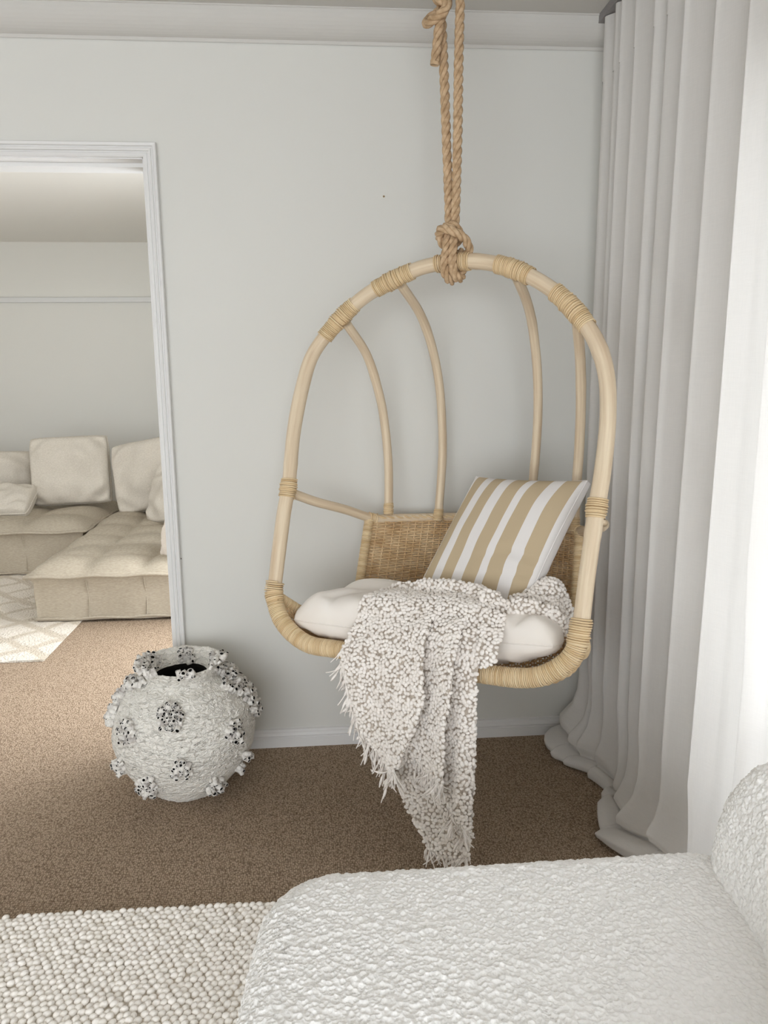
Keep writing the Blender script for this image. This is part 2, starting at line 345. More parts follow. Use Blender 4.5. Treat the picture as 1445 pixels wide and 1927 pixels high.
cp = [(0, .002), (.002, .004)]
for i in range(11):
    a = i/10*math.pi/2; cp.append((.010+.068*(1-math.cos(a)), .006+.060*math.sin(a)**1.4))
cp += [(.080, .070), (.083, .070)]
cp = [(o_-.083, u_) for o_, u_ in cp]
sweep_profile('trim_2', cp, [((XL, 0, ZC), (0, 0, 1), out), ((XR, 0, ZC), (0, 0, 1), out)], M['ceil'])
b = MB(); b.box((LXL, LY1-.03, 1.965), (LXR, LY1, 2.01)); bevel(struct(b.build('trim_3', M['trim'], smooth=False)), .006)

# ------------------------------------------------------------------ lounge beyond the doorway
def tufted(name, label, group, x0, x1, y0, y1, z0, z1, nx, ny, lip=.022):
    t = thing(name, label, 'sofa', ((x0+x1)/2, (y0+y1)/2, 0), group)
    N_ = 8; a = nx*N_+1; c = ny*N_+1; X = np.linspace(x0, x1, a); Y = np.linspace(y0, y1, c)
    gx, gy = np.meshgrid(X, Y, indexing='ij'); fu = (gx-x0)/(x1-x0)*nx; fv = (gy-y0)/(y1-y0)*ny
    cell = (np.abs(np.sin(math.pi*fu))*np.abs(np.sin(math.pi*fv)))**.45
    seam = np.minimum(np.abs(fu-np.round(fu)), np.abs(fv-np.round(fv)))
    edge = np.minimum.reduce([gx-x0, x1-gx, gy-y0, y1-gy])
    P0 = np.stack([gx, gy, gx*0], -1)
    gz = z1-.03+.036*cell+.035*np.clip(edge/.12, 0, 1)**.6+.008*smoothnoise(P0, 9, 3)
    gz = np.where(edge < 1e-6, z1-.03, gz)
    mb = MB(); mb.grid(np.stack([gx, gy, gz], -1)); mb.build('seat_top', M['sofa'], t)
    sd = MB(); m_ = 40
    ring = []
    for q in range(4*m_):
        s_, e = q//m_, (q % m_)/m_
        ring.append([(x0+e*(x1-x0), y0), (x1, y0+e*(y1-y0)), (x1-e*(x1-x0), y1), (x0, y1-e*(y1-y0))][s_])
    ring = np.array(ring); cx, cy = (x0+x1)/2, (y0+y1)/2
    rows = []
    for h, ins in ((z1-.03, .012), (z1-.07, .03), ((z0+z1)/2, .028), (z0+.03, .034), (z0, .03)):
        R_ = ring.copy(); R_[:, 0] += np.sign(cx-R_[:, 0])*ins*(np.abs(R_[:, 0]-cx) > (x1-x0)/2-.001); R_[:, 1] += np.sign(cy-R_[:, 1])*ins*(np.abs(R_[:, 1]-cy) > (y1-y0)/2-.001)
        wv = .006*np.sin(np.arange(4*m_)*.55+h*40)
        rows.append(np.c_[R_[:, 0], R_[:, 1]+wv, np.full(4*m_, h)])
    sd.grid(np.array(rows), wrap_v=True); 
    sd.add([(x0+.04, y0+.04, z0+.002), (x1-.04, y0+.04, z0+.002), (x1-.04, y1-.04, z0+.002), (x0+.04, y1-.04, z0+.002)], [(3, 2, 1, 0)])
    sd.build('seat_base', M['sofa'], t)
    for h, ins in ((z1-.03, 0), (z0+.012, .03)):
        pp = MB(); xs = np.array([(x0+ins, y0+ins), (x1-ins, y0+ins), (x1-ins, y1-ins), (x0+ins, y1-ins)]); L_ = []
        for i in range(4):
            for e in np.linspace(0, 1, 30, endpoint=False): L_.append(xs[i]*(1-e)+xs[(i+1) % 4]*e)
        L_ = np.array(L_); pp.tube(np.c_[L_, np.full(len(L_), h)+.004*np.sin(np.arange(len(L_))*.9)], .010 if h > z0+.1 else .008, 6, closed=True, flat=1.6)
        pp.build('piping', M['sofa'], t)
    for i in range(1, nx):
        xs = x0+(x1-x0)*i/nx; sm = MB()
        zz = np.linspace(z0+.02, z1-.03, 10); sm.tube(np.c_[xs+.008*np.sin(zz*14), np.full(10, y0+.027), zz], .0035, 5); sm.build('seam', M['sofa'], t)
    return t
sg = 'low tufted sofa modules in the lounge'
tufted('chaise_module', 'low oatmeal tufted sofa module nearest the doorway, front face showing', sg, -1.63, -.375, 1.53, 3.64, .012, .30, 4, 7)
tufted('sofa_module', 'oatmeal tufted sofa module along the lounge wall, behind the nearest module', sg, -3.3, -1.622, 2.60, 3.64, .012, .335, 4, 3)

def pillow(mb, c, ax, ay, an, T, n=34, pinch=.07, seed=0, wr=.006, uvflip=False, mi=(0, 0), sag=0, power=.42, edge=.004, rnd=0):
    """cushion: ax, ay half-size vectors, an unit normal"""
    c, ax, ay, an = map(lambda q: np.asarray(q, float), (c, ax, ay, an))
    t = np.sin(np.linspace(-1, 1, n)*math.pi/2); a, b_ = np.meshgrid(t, t, indexing='ij')
    h = T/2*np.clip((1-a**2)*(1-b_**2), 0, 1)**power
    A = a*(1-pinch*(1-b_**2)-rnd*b_**4); B = b_*(1-pinch*(1-a**2)-rnd*a**4)
    for sgn in (1, -1):
        P = c+A[..., None]*ax+B[..., None]*ay
        nz = wr*smoothnoise(P, 26, seed, 3)*np.clip(1-np.maximum(abs(a), abs(b_))**8, 0, 1)
        cr = wr*1.3*np.sin(14*(a*b_)+seed)*np.clip(abs(a*b_)*1.6, 0, 1)*np.clip(1-np.maximum(abs(a), abs(b_))**8, 0, 1)
        hh = h+edge+nz+cr
        P = P+(sgn*hh)[..., None]*an-(sag*(1-b_)*(1-a*a))[..., None]*an
        mb.grid(P, np.stack([(a+1)/2, (b_+1)/2], -1), flip=(sgn < 0), mi=mi[0] if sgn > 0 else mi[1])
    # closing strip round the rim
    idx = [(i, 0) for i in range(n)]+[(n-1, j) for j in range(1, n)]+[(i, n-1) for i in range(n-2, -1, -1)]+[(0, j) for j in range(n-2, 0, -1)]
    top, bot = mb.V[-2].reshape(n, n, 3), mb.V[-1].reshape(n, n, 3)
    R_ = np.array([[top[i, j], bot[i, j]] for i, j in idx]); mb.grid(R_, wrap_u=True, mi=mi[1])
    return np.array([(top[i, j]+bot[i, j])/2 for i, j in idx])
def lounge_cushion(name, label, c, wx, hz, T, yaw, lean, mt, seed, roll=0, grp='loose cushions on the lounge sofa'):
    ax = np.array([math.cos(yaw), math.sin(yaw), 0]); nb = np.array([math.sin(yaw), -math.cos(yaw), 0])
    up = np.array([0, 0, math.cos(lean)])-nb*math.sin(lean); an = np.cross(ax, up)
    a2 = math.cos(roll)*ax+math.sin(roll)*up; u2 = -math.sin(roll)*ax+math.cos(roll)*up
    t = thing(name, label, 'cushion', (c[0], c[1], c[2]-hz/2), grp)
    mb = MB(); rim = pillow(mb, c, a2*wx/2, u2*hz/2, an, T, 30, .03, seed, .014, power=.25, edge=.014, rnd=.06)
    mb.build('cover', mt, t); p = MB(); p.tube(rim, .006, 5, closed=True); p.build('piping', mt, t); return t
lounge_cushion('cushion', 'large square oatmeal back cushion standing upright in the middle of the sofa', (-1.90, 3.30, .640), .58, .52, .2, .05, .16, M['sofacush'], 1, roll=.03)
lounge_cushion('cushion', 'square oatmeal back cushion leaning in the sofa corner, right of the upright middle one', (-1.25, 3.20, .615), .66, .54, .2, -.25, .24, M['sofacush'], 2, roll=.19)
lounge_cushion('cushion', 'low oatmeal back cushion at the cut-off end of the sofa', (-2.62, 3.46, .57), .80, .42, .2, .02, .15, M['sofacush'], 3)
lounge_cushion('cushion', 'cream cushion lying flat on the sofa seat in front of the low one', (-2.42, 3.06, .45), .62, .34, .17, .03, 1.15, M['sofacush'], 4)
lounge_cushion('cushion', 'oatmeal cushion slumped before the corner cushion, half hidden by the door frame', (-1.00, 2.80, .53), .56, .46, .18, -.75, .45, M['sofacush'], 5, roll=.15)
lounge_cushion('cushion', 'pale pink-beige cushion tip on the module nearest the doorway', (-.83, 1.78, .45), .36, .34, .13, -1.15, .25, M['pale'], 6, roll=.12)
lr = thing('lounge_rug', 'cream rug with carved diamond relief under the lounge sofa', 'rug', (-2.4, 1.8, 0))
b = MB(); x, y = np.meshgrid(np.linspace(-3.6, -1.362, 90), np.linspace(.966, 2.9, 80), indexing='ij')
P = np.stack([x, y, x*0], -1); dd = np.abs(((x+y)/.24) % 1-.5)+0; d2 = np.abs(((x-y)/.24) % 1-.5)
P[..., 2] = .006+.003*(np.minimum(dd, d2) > .07)
b.grid(P); b.box((-3.6, .966, .0005), (-1.362, 2.9, .005)); b.build('pile', M['carved'], lr)

# ------------------------------------------------------------------ hanging chair (frame of reference of its hoop)
HP = np.array([.38544891, -.40271935, 1.66715812]); HU = np.array([.85893661, -.51173078, .01896072]); HV = np.array([.13695785, .26524555, .95440418]); HW = np.array([.49342724, .81717588, -.29791466])
RIM = HP-1.125*HV; KH = HW*np.array([1, 1, 0]); KH /= np.linalg.norm(KH)
def PW(x, y, w): d = ray(x, y); t = ((HP+w*HW)-CP)@HW/(d@HW); return CP+t*d
def PK(x, y, k): d = ray(x, y); t = ((RIM+k*KH)-CP)@KH/(d@KH); return CP+t*d
def LC(u, v, w): return HP+u*HU+v*HV+w*HW
def LCs(a): return np.array([LC(*q) for q in a])
chair = thing('hanging_chair', 'hooped rattan hanging chair with woven cane seat, hung from a rope', 'chair', tuple(RIM))
hoop_px = [(640,1223),(577,1210.6),(533,1172),(516,1123),(519,1085),(533,973),(543.5,910),(552.7,813),(569.6,726),(591,663),(640,600),(688,556.6),(739,527.5),(795,503),(850.6,493.6),(906,492.6),(964.5,505.7),(1027,537),(1078,581),(1119.5,639),(1141,706.8),(1143.7,789),(1134,886),(1122,960),(1105,1080),(1092,1180),(1076,1235),(1030,1268),(984,1276),(916,1269),(780,1247)]
HOOP = spline([PW(*q, 0) for q in hoop_px], .008, closed=True)
R0 = .0215
b = MB(); T_ = np.arange(len(HOOP)); rad = R0*(1+.02*np.sin(T_*.13)+.05*np.exp(-((T_ % 57-28)/1.6)**2)); b.tube(HOOP, rad, 16, closed=True); b.build('hoop', M['rattan'], chair)
def near(px, path=HOOP, w=0):
    q = PW(*px, w); return int(np.argmin(np.linalg.norm(path-q, axis=1)))
def seg(i0, i1): return HOOP[i0:i1+1] if i0 <= i1 else np.concatenate([HOOP[i0:], HOOP[:i1+1]])
# wrapped lower bend of the hoop
BOT = seg(near((1092, 1182)), near((516, 1115)))
b = MB(); coil(b, BOT, R0+.0024, .00235, .0048, 14, 6); b.build('rim_wrap', M['cane'], chair)
def binding(a, c, extra=.0015, double=True):
    b = MB(); P = seg(near(a), near(c)); coil(b, P, R0+extra+.0008, .0025, .0052, 14, 6, .25)
    if double: coil(b, resample(P, 20)[6:15], R0+extra+.003, .0026, .007, 14, 5, .4)
    b.build('binding', M['cane'], chair)
binding((612, 634), (670, 572)); binding((706, 547), (775, 509)); binding((936, 498), (1000, 521)); binding((1045, 551), (1106, 615)); binding((866, 493), (886, 492), double=False); binding((820, 497), (834, 495), double=False)
binding((530, 962-25), (544, 900)); binding((1123, 940), (1119, 978))
for a in ((516, 1115), (1091, 1186)):
    i = near(a); b = MB(); coil(b, HOOP[i-4:i+5], R0+.0045, .0026, .0058, 14, 5, .3); b.build('binding', M['cane'], chair)
# ribs of the back
ribs = [([(650,606),(690,668),(713,740),(724,800),(731,880),(731,968)], .36), ([(752,532),(790,590),(812,650),(826,720),(832,800),(832,870),(824,980)], .47),
        ([(972,520),(992,570),(1003,620),(1011,700),(1012,780),(1008,850),(1003,905),(997,985)], .47), ([(1086,605),(1092,680),(1093,760),(1090,840),(1085,910),(1080,1000)], .36)]
for px, we in ribs:
    n = len(px); P = [PW(*q, we*math.sin(i/(n-1)*math.pi/2)**.8) for i, q in enumerate(px)]
    b = MB(); Q = spline(P, .012); tt = np.arange(len(Q)); b.tube(Q, .0145*(1+.05*np.exp(-((tt % 37-18)/1.5)**2)), 12); r_ = b.build('back_rib', M['rattan'], chair)
    c_ = MB(); coil(c_, Q[-4:], .0152, .0024, .0048, 12, 5, .2); c_.build('binding', M['cane'], r_)
# arm rail: round the back of the panel from one side of the hoop to the other
def prof_w(s): return .341+.165*(1-abs(s)**3)
def panel(s, t):      # t 0 top, 1 bottom
    vt = -.718+.042*(1-s*s); vb = -.985-.015*(1-s*s); u = s*(.352+.006*t)
    return LC(u, vt*(1-t)+vb*t, prof_w(s)*(1-t)+(prof_w(s)-.012)*t)
left_arm = [PW(*q, w) for q, w in (((541, 924), .028), ((565, 934), .07), ((600, 946), .14), ((650, 959), .24))]
right_arm = [PW(*q, w) for q, w in (((1100, 1000), .30), ((1118, 996), .16), ((1132, 990), .05), ((1137, 984), .0))]
P = left_arm+[panel(s, -.012)+HW*.006 for s in np.linspace(-.98, .98, 13)]+right_arm
Q = spline(P, .012); k = len(Q); rr = np.full(k, .0150); rr[-1] = .008; rr[-2] = .013
b = MB(); b.tube(Q, rr, 12); arm = b.build('arm_rail', M['rattan'], chair)
for s in (-1, 1):
    c_ = MB(); i = int(np.argmin(np.linalg.norm(Q-panel(s*.97, -.01), axis=1))); coil(c_, Q[i-2:i+2], .0160, .0026, .008, 12, 5, .3); c_.build('binding', M['cane'], arm)
# side rails: from the wrapped bend back under the seat and up the side of the panel
iL, iR = near((516, 1118)), near((1091, 1188)); RAIL = {}
for s, i in ((-1, iL), (1, iR)):
    p0 = HOOP[i]; q = [p0]+[LC(s*a, v_, w_) for a, v_, w_ in ((.437, -1.035, .09), (.413, -1.062, .19), (.376, -1.04, .275), (.360, -.985, .325))]+[panel(s, t) for t in (.8, .5, .2, 0)]
    Q = spline(q, .01); RAIL[s] = Q
    b = MB(); b.tube(Q, .0125, 10); r_ = b.build('side_rail', M['rattan'], chair)
    c_ = MB(); coil(c_, Q, .0145, .0022, .0047, 12, 5); c_.build('rail_wrap', M['cane'], r_)
# woven panel and seat
def weave(fn, ns, nt, amp, rs, rt, sub=4, name='panel'):
    g = MB(); h = MB(); e = 1e-3
    def nrm(s, t):
        a = fn(s+e, t)-fn(s-e, t); c = fn(s, t+e)-fn(s, t-e); n_ = np.cross(a, c); return n_/(np.linalg.norm(n_)+1e-12)
    ss = np.linspace(-1, 1, ns)
    for s in ss: h.tube([fn(s, t) for t in np.linspace(0, 1, 16)], rs, 5)
    st = np.linspace(-1, 1, (ns-1)*sub+1)
    base = np.array([[fn(s, t) for s in st] for t in np.linspace(0, 1, 12)]); nb = np.array([[nrm(s, t) for s in st] for t in np.linspace(.01, .99, 12)])
    for j in range(nt):
        t = (j+.5)/nt*11; i = min(int(t), 10); f = t-i
        P = base[i]*(1-f)+base[i+1]*f; n_ = nb[i]*(1-f)+nb[i+1]*f
        ph = np.cos(np.arange(len(st))/sub*math.pi+(j % 2)*math.pi)
        g.tube(P+(amp*ph+rng.normal(0, .0002, len(st)))[:, None]*n_, rt*(1+.12*rng.normal()), 4)
    return g, h
g, h = weave(panel, 36, 48, .0036, .0030, .0029)
pn = tag(g.build('back_panel', M['weave'], chair)); tag(h.build('stakes', M['weave'], pn), kind='stuff')
b = MB()                                                                    # plaited border along the top of the panel
for ph in (0, math.pi):
    b.tube([panel(s, -.015+.012*math.sin(i*.9+ph))-HW*(.008+.006*math.cos(i*.9+ph)) for i, s in enumerate(np.linspace(-.97, .97, 110))], .0035, 5)
b.build('plaited_border', M['cane'], chair)
FRT = resample(BOT[::-1], 61); LR = resample(RAIL[-1][:int(len(RAIL[-1])*.62)], 41); RR = resample(RAIL[1][:int(len(RAIL[1])*.62)], 41)
def seat(s, t):
    a = (s+1)/2; t = min(max(t, 0), 1); a = min(max(a, 0), 1)
    def at(P, q): q = q*(len(P)-1); i = min(int(q), len(P)-2); return P[i]*(1-(q-i))+P[i+1]*(q-i)
    f = at(FRT, a); bk = panel(s, 1.); l, r = at(LR, t), at(RR, t)
    c = f*(1-t)+bk*t+l*(1-a)+r*a-((FRT[0]*(1-a)+FRT[-1]*a)*(1-t)+(LR[-1]*(1-a)+RR[-1]*a)*t)
    return c-np.array([0, 0, .02*math.sin(math.pi*t)*math.sin(math.pi*a)])
g, h = weave(seat, 46, 56, .0036, .003, .0030, 3)
pn = g.build('seat_panel', M['weave'], chair); tag(h.build('stakes', M['weave'], pn), kind='stuff')

# ------------------------------------------------------------------ rope
def twist(mb, P, R_, pitch=.078, n=7):
    L_ = length(P); k = max(8, int(L_/.0035)); Q = resample(P, k); T, A, B = frames(Q); d = np.linspace(0, L_, k)
    for q in range(3):
        an = d/pitch*2*math.pi+q*2*math.pi/3
        mb.tube(Q+.56*R_*(np.cos(an)[:, None]*A+np.sin(an)[:, None]*B), R_*.56, n)
RR_ = .0122
rope = thing('hanging_rope', 'thick tan twisted rope knotted at the ceiling and round the hoop top', 'rope', (HP[0], HP[1], ZC-.02))
def PR(x, y, k): return PW(x, y, 0)*0+PKH(x, y, k)
KP = KH
def PKH(x, y, k): d = ray(x, y); t = ((HP+k*KH)-CP)@KH/(d@KH); return CP+t*d
def ropepart(name, pts, **kw):
    b = MB(); twist(b, spline([PKH(*p) for p in pts], .006), RR_, **kw); return b.build(name, M['rope'], rope)
top = 2.45
ropepart('rope_fall', [(868, -52, -.01), (866, 0, -.01), (863, 120, -.01), (861, 260, -.012), (857, 400, -.018), (855, 440, -.022), (852, 470, -.030), (851, 495, -.036), (855, 515, -.034), (862, 524, -.020), (868, 520, .005), (870, 500, .030), (866, 470, .035)])
ropepart('rope_fall', [(826, -52, .0), (829, 0, .0), (832, 60, .005), (836, 150, .0), (840, 260, -.004), (845, 400, -.012), (844, 440, -.020), (840, 470, -.030), (836, 498, -.038), (839, 517, -.034), (846, 527, -.018), (852, 526, .005), (850, 500, .032), (846, 470, .035)])
ropepart('knot_loop', [(832, 452, .02), (828, 448, .0), (827, 438, -.03), (836, 430, -.047), (850, 434, -.052), (864, 441, -.042), (876, 452, -.018), (882, 466, .0), (880, 480, .022), (872, 497, .034), (858, 500, .036), (846, 498, .036)])
ropepart('knot_loop', [(838, 436, .02), (830, 430, .012), (829, 447, -.015), (836, 462, -.008), (850, 462, .024), (862, 452, .02), (862, 434, -.012), (852, 424, -.035), (838, 428, -.03)])
ropepart('ceiling_knot', [(816, -52, -.02), (818, -20, -.022), (824, 0, -.034), (836, 2, -.034), (840, 14, -.034), (826, 30, -.040), (810, 40, -.036), (803, 44, -.018), (806, 38, .008), (820, 26, .022), (838, 16, .018), (842, 4, .0), (830, -14, -.02), (818, -22, -.02)])
b = MB(); P = spline([PKH(*p) for p in ((838, 14, -.014), (828, 40, -.022), (823, 80, -.024), (818, 118, -.024))], .006); twist(b, P, RR_); tl = b.build('rope_tail', M['rope'], rope)
b = MB(); b.tube([P[-1]+(P[-1]-P[-3])*q for q in (-.2, .25, .55)], [.0122, .0126, .0118], 12); b.build('cut_end', M['rope'], tl)
b = MB(); hk = PKH(845, -52, -.005); b.tube([hk+np.array([.03*math.cos(a), 0, .03*math.sin(a)]) for a in np.linspace(0, 2*math.pi, 20, endpoint=False)], .005, 8, closed=True); b.tube([hk+np.array([0, 0, .03]), (hk[0], hk[1], ZC)], .005, 8)
tag(b.build('ceiling_hook', M['metal']), 'metal ring hook holding the rope at the ceiling', 'hook')

# ------------------------------------------------------------------ seat cushion
def seat_cushion():
    t = thing('seat_cushion', 'plump ivory linen cushion filling the hanging chair seat', 'cushion', tuple(PK(800, 1200, .1)))
    n = 60; tt = np.sin(np.linspace(-1, 1, n)*math.pi/2)
    FL, FR, BLc, BRc = PK(528, 1168, .02), PK(1062, 1222, .03), LC(-.325, -.965, .30), LC(.33, -.99, .30)
    a, b_ = np.meshgrid(tt, tt, indexing='ij'); A = (a*(1-.07*b_**4)+1)/2; B = (b_*(1-.12*a**4)+1)/2
    base = ((1-A)*(1-B))[..., None]*FL+(A*(1-B))[..., None]*FR+((1-A)*B)[..., None]*BLc+(A*B)[..., None]*BRc
    up = np.array([0, 0, 1.]); h = .5*np.clip((1-a**6)*(1-b_**6), 0, 1)**.5
    h = h*(1-.42*np.exp(-((b_-.12)/.24)**2)*np.exp(-((a+1)/.38)**2))
    mb = MB(); msk = np.clip(1-np.maximum(abs(a), abs(b_))**10, 0, 1)
    wr = .007*smoothnoise(base, 17, 5, 3)*msk-.010*sum(np.exp(-((a-a0-.16*np.sin(2.2*b_+p0))/w0)**2)*np.exp(-((b_+.75)/.55)**2) for a0, p0, w0 in ((-.80, .3, .035), (-.66, 1.1, .05), (-.50, .2, .03), (.62, .9, .04), (.74, .1, .03), (.86, .7, .045)))*msk
    crs = (.013*np.sin(19*a+3*b_)*np.exp(-((b_+.92)/.34)**2)*np.exp(-((abs(a)-.66)/.26)**2))*msk
    for sg, T in ((1, .165), (-1, .11)):
        P = base+(sg*(h*T*(1 if sg > 0 else 1)+.003)+wr+crs*(sg > 0))[..., None]*up
        P = P-((1-b_)*.5*h*.02)[..., None]*KH
        mb.grid(P, flip=sg < 0)
    idx = [(i, 0) for i in range(n)]+[(n-1, j) for j in range(1, n)]+[(i, n-1) for i in range(n-2, -1, -1)]+[(0, j) for j in range(n-2, 0, -1)]
    T_, B_ = mb.V[0].reshape(n, n, 3), mb.V[1].reshape(n, n, 3)
    mb.grid(np.array([[T_[i, j], B_[i, j]] for i, j in idx]), wrap_u=True)
    o = mb.build('cover', M['linen'], t)
    s = MB(); s.tube(np.array([(T_[i, j]+B_[i, j])/2 for i, j in idx]), .0016, 4, closed=True); s.build('seam', M['linen'], t)
    return T_
CTOP = seat_cushion()

# ------------------------------------------------------------------ striped cushion
st = thing('striped_cushion', 'tan and white wide striped square cushion leaning in the hanging chair', 'cushion', tuple(PK(890, 1130, .22)))
c4 = [PK(782, 1128, .29), PK(992, 1146, .20), PK(900, 900, .46), PK(1108, 908, .385)]    # BL BR TL TR
def quad_pillow(c4, T, n=44, pinch=.045, seed=0, wr=.004):
    BL, BR, TL, TR = c4; t = np.sin(np.linspace(-1, 1, n)*math.pi/2); a, b_ = np.meshgrid(t, t, indexing='ij')
    A = (a*(1-pinch*(1-b_**2))+1)/2; B = (b_*(1-pinch*(1-a**2))+1)/2
    base = ((1-A)*(1-B))[..., None]*BL+(A*(1-B))[..., None]*BR+((1-A)*B)[..., None]*TL+(A*B)[..., None]*TR
    nn = np.cross(BR-BL, TL-BL); nn /= np.linalg.norm(nn)
    h = T/2*np.clip((1-a**2)*(1-b_**2), 0, 1)**.42; msk = np.clip(1-np.maximum(abs(a), abs(b_))**10, 0, 1)
    wv = wr*smoothnoise(base, 18, seed, 3)*msk
    fold = -.009*np.exp(-((b_+.38-.12*np.sin(3*a))/.05)**2)*np.clip(a+.25, 0, 1)-.007*np.exp(-((b_+.62-.1*a)/.045)**2)*np.clip(a+.1, 0, 1)
    return base, nn, h, wv+fold*msk, a, b_
base, nn, h, wv, a, b_ = quad_pillow(c4, .125)
mb = MB(); fr = base+(h+.012+wv)[..., None]*nn; bk = base-(h+.012-wv)[..., None]*nn; n = len(a)
mb.grid(fr, np.stack([(a+1)/2, (b_+1)/2], -1), mi=0); mb.grid(bk, flip=True, mi=1)
idx = [(i, 0) for i in range(n)]+[(n-1, j) for j in range(1, n)]+[(i, n-1) for i in range(n-2, -1, -1)]+[(0, j) for j in range(n-2, 0, -1)]
mb.grid(np.array([[fr[i, j], (fr[i, j]+bk[i, j])/2+.004*(base[i, j]-base.reshape(-1, 3).mean(0)), bk[i, j]] for i, j in idx]), wrap_u=True, mi=1)
mb.build('cover', [M['stripe'], M['white_cotton']], st)
sm = MB(); sm.tube(np.array([fr[i, j] for i, j in idx]), .0022, 5, closed=True); sm.build('seam', M['white_cotton'], st)
lp = MB(); p = PK(975, 1142, .17); lp.box(p-np.array([.002, .006, .008]), p+np.array([.022, .006, .004])); lp.build('care_tag', M['label'], st, smooth=False)

# ------------------------------------------------------------------ throw blanket
throw = thing('throw_blanket', 'nubbly cream knitted throw with fringe draped over the front of the hanging chair', 'blanket', tuple(RIM+np.array([0, 0, .15])))
cols = [
 [(742,1112,.20),(705,1128,.10),(672,1165,.02),(652,1205,-.035),(644,1240,-.048),(647,1262,-.050),(653,1285,-.050)],
 [(765,1108,.20),(722,1130,.10),(690,1175,.00),(672,1235,-.055),(668,1290,-.070),(674,1335,-.072),(684,1378,-.070)],
 [(790,1106,.20),(760,1125,.10),(728,1180,-.01),(710,1260,-.070),(705,1330,-.085),(710,1390,-.088),(722,1430,-.085)],
 [(825,1104,.19),(805,1125,.10),(775,1180,-.01),(762,1255,-.085),(752,1330,-.105),(744,1395,-.110),(734,1455,-.105)],
 [(842,1104,.18),(835,1126,.10),(808,1180,-.02),(796,1240,-.095),(796,1290,-.122),(793,1335,-.128),(772,1388,-.128),(744,1446,-.120)],
 [(843,1106,.18),(836,1130,.10),(800,1187,-.005),(784,1240,-.062),(779,1290,-.070),(775,1335,-.072),(765,1385,-.072),(752,1440,-.070)],
 [(852,1106,.175),(846,1132,.09),(818,1190,-.015),(802,1255,-.056),(797,1320,-.062),(792,1380,-.064),(784,1430,-.062)],
 [(870,1108,.165),(862,1134,.085),(842,1190,-.025),(828,1255,-.072),(820,1320,-.088),(814,1385,-.092),(808,1455,-.088)],
 [(890,1112,.155),(884,1140,.075),(866,1192,-.03),(854,1250,-.095),(847,1310,-.120),(837,1375,-.126),(833,1430,-.124),(830,1480,-.118)],
 [(890,1115,.155),(884,1143,.075),(858,1197,-.015),(838,1255,-.056),(830,1310,-.062),(824,1375,-.064),(822,1440,-.062),(826,1500,-.058)],
 [(902,1118,.15),(896,1148,.07),(876,1200,-.02),(860,1260,-.052),(852,1330,-.054),(848,1420,-.054),(846,1515,-.052)],
 [(918,1124,.14),(914,1152,.065),(898,1205,-.02),(884,1270,-.062),(874,1345,-.078),(866,1440,-.082),(862,1548,-.080)],
 [(930,1130,.13),(926,1158,.055),(914,1205,-.025),(898,1265,-.058),(895,1345,-.062),(891,1440,-.062),(882,1568,-.060)],
]
tail = [
 [(745,1300,-.036),(742,1380,-.038),(746,1450,-.040),(762,1510,-.042),(785,1555,-.043),(803,1592,-.044)],
 [(775,1300,-.040),(772,1380,-.044),(774,1450,-.046),(788,1510,-.048),(806,1560,-.048),(818,1604,-.048)],
 [(805,1300,-.036),(802,1380,-.040),(806,1450,-.042),(818,1510,-.042),(830,1560,-.042),(838,1610,-.043)],
 [(840,1300,-.040),(838,1380,-.044),(842,1450,-.044),(850,1510,-.044),(856,1560,-.044),(860,1612,-.044)],
 [(893,1300,-.034),(894,1380,-.036),(893,1450,-.036),(890,1510,-.038),(888,1560,-.040),(885,1606,-.040)],
]
flap = [
 [(915,1150,.07),(905,1185,.0),(897,1220,-.04),(893,1256,-.048)],
 [(932,1158,.06),(925,1190,.0),(916,1225,-.04),(908,1256,-.046)],
 [(948,1166,.05),(945,1195,.0),(938,1225,-.036),(934,1247,-.040)],
]
def loft(cols, nv, nu, bob=.0):
    rows = np.array([resample(spline([PK(*q) for q in c], .01), nv) for c in cols]); k = len(cols)
    return np.array([resample_n(spline(rows[:, j], n=6), nu) for j in range(nv)])
def resample_n(P, n): return resample(P, n)
cn = CTOP.shape[0]
ctree = BVHTree.FromPolygons(CTOP.reshape(-1, 3).tolist(), [(i*cn+j, (i+1)*cn+j, (i+1)*cn+j+1, i*cn+j+1) for i in range(cn-1) for j in range(cn-1)])
def lift(P, gap):                       # lay cloth on the cushion instead of through it
    for q in P.reshape(-1, 3):
        h_ = ctree.ray_cast(Vector((q[0], q[1], 2)), Vector((0, 0, -1)))
        if h_[0] is not None and q[2] < h_[0][2]+gap and q[2] > h_[0][2]-.16: q[2] = h_[0][2]+gap
cloth = MB(); S1 = loft(cols, 74, 130); S2 = loft(tail, 50, 30); S3 = loft(flap, 24, 14)
lift(S1, .010); lift(S3, .008)
for s_ in (S1, S2, S3): s_ += (.0035*smoothnoise(s_, 45, 9, 2))[..., None]*np.array([-KH[0], -KH[1], .3]); cloth.grid(s_)
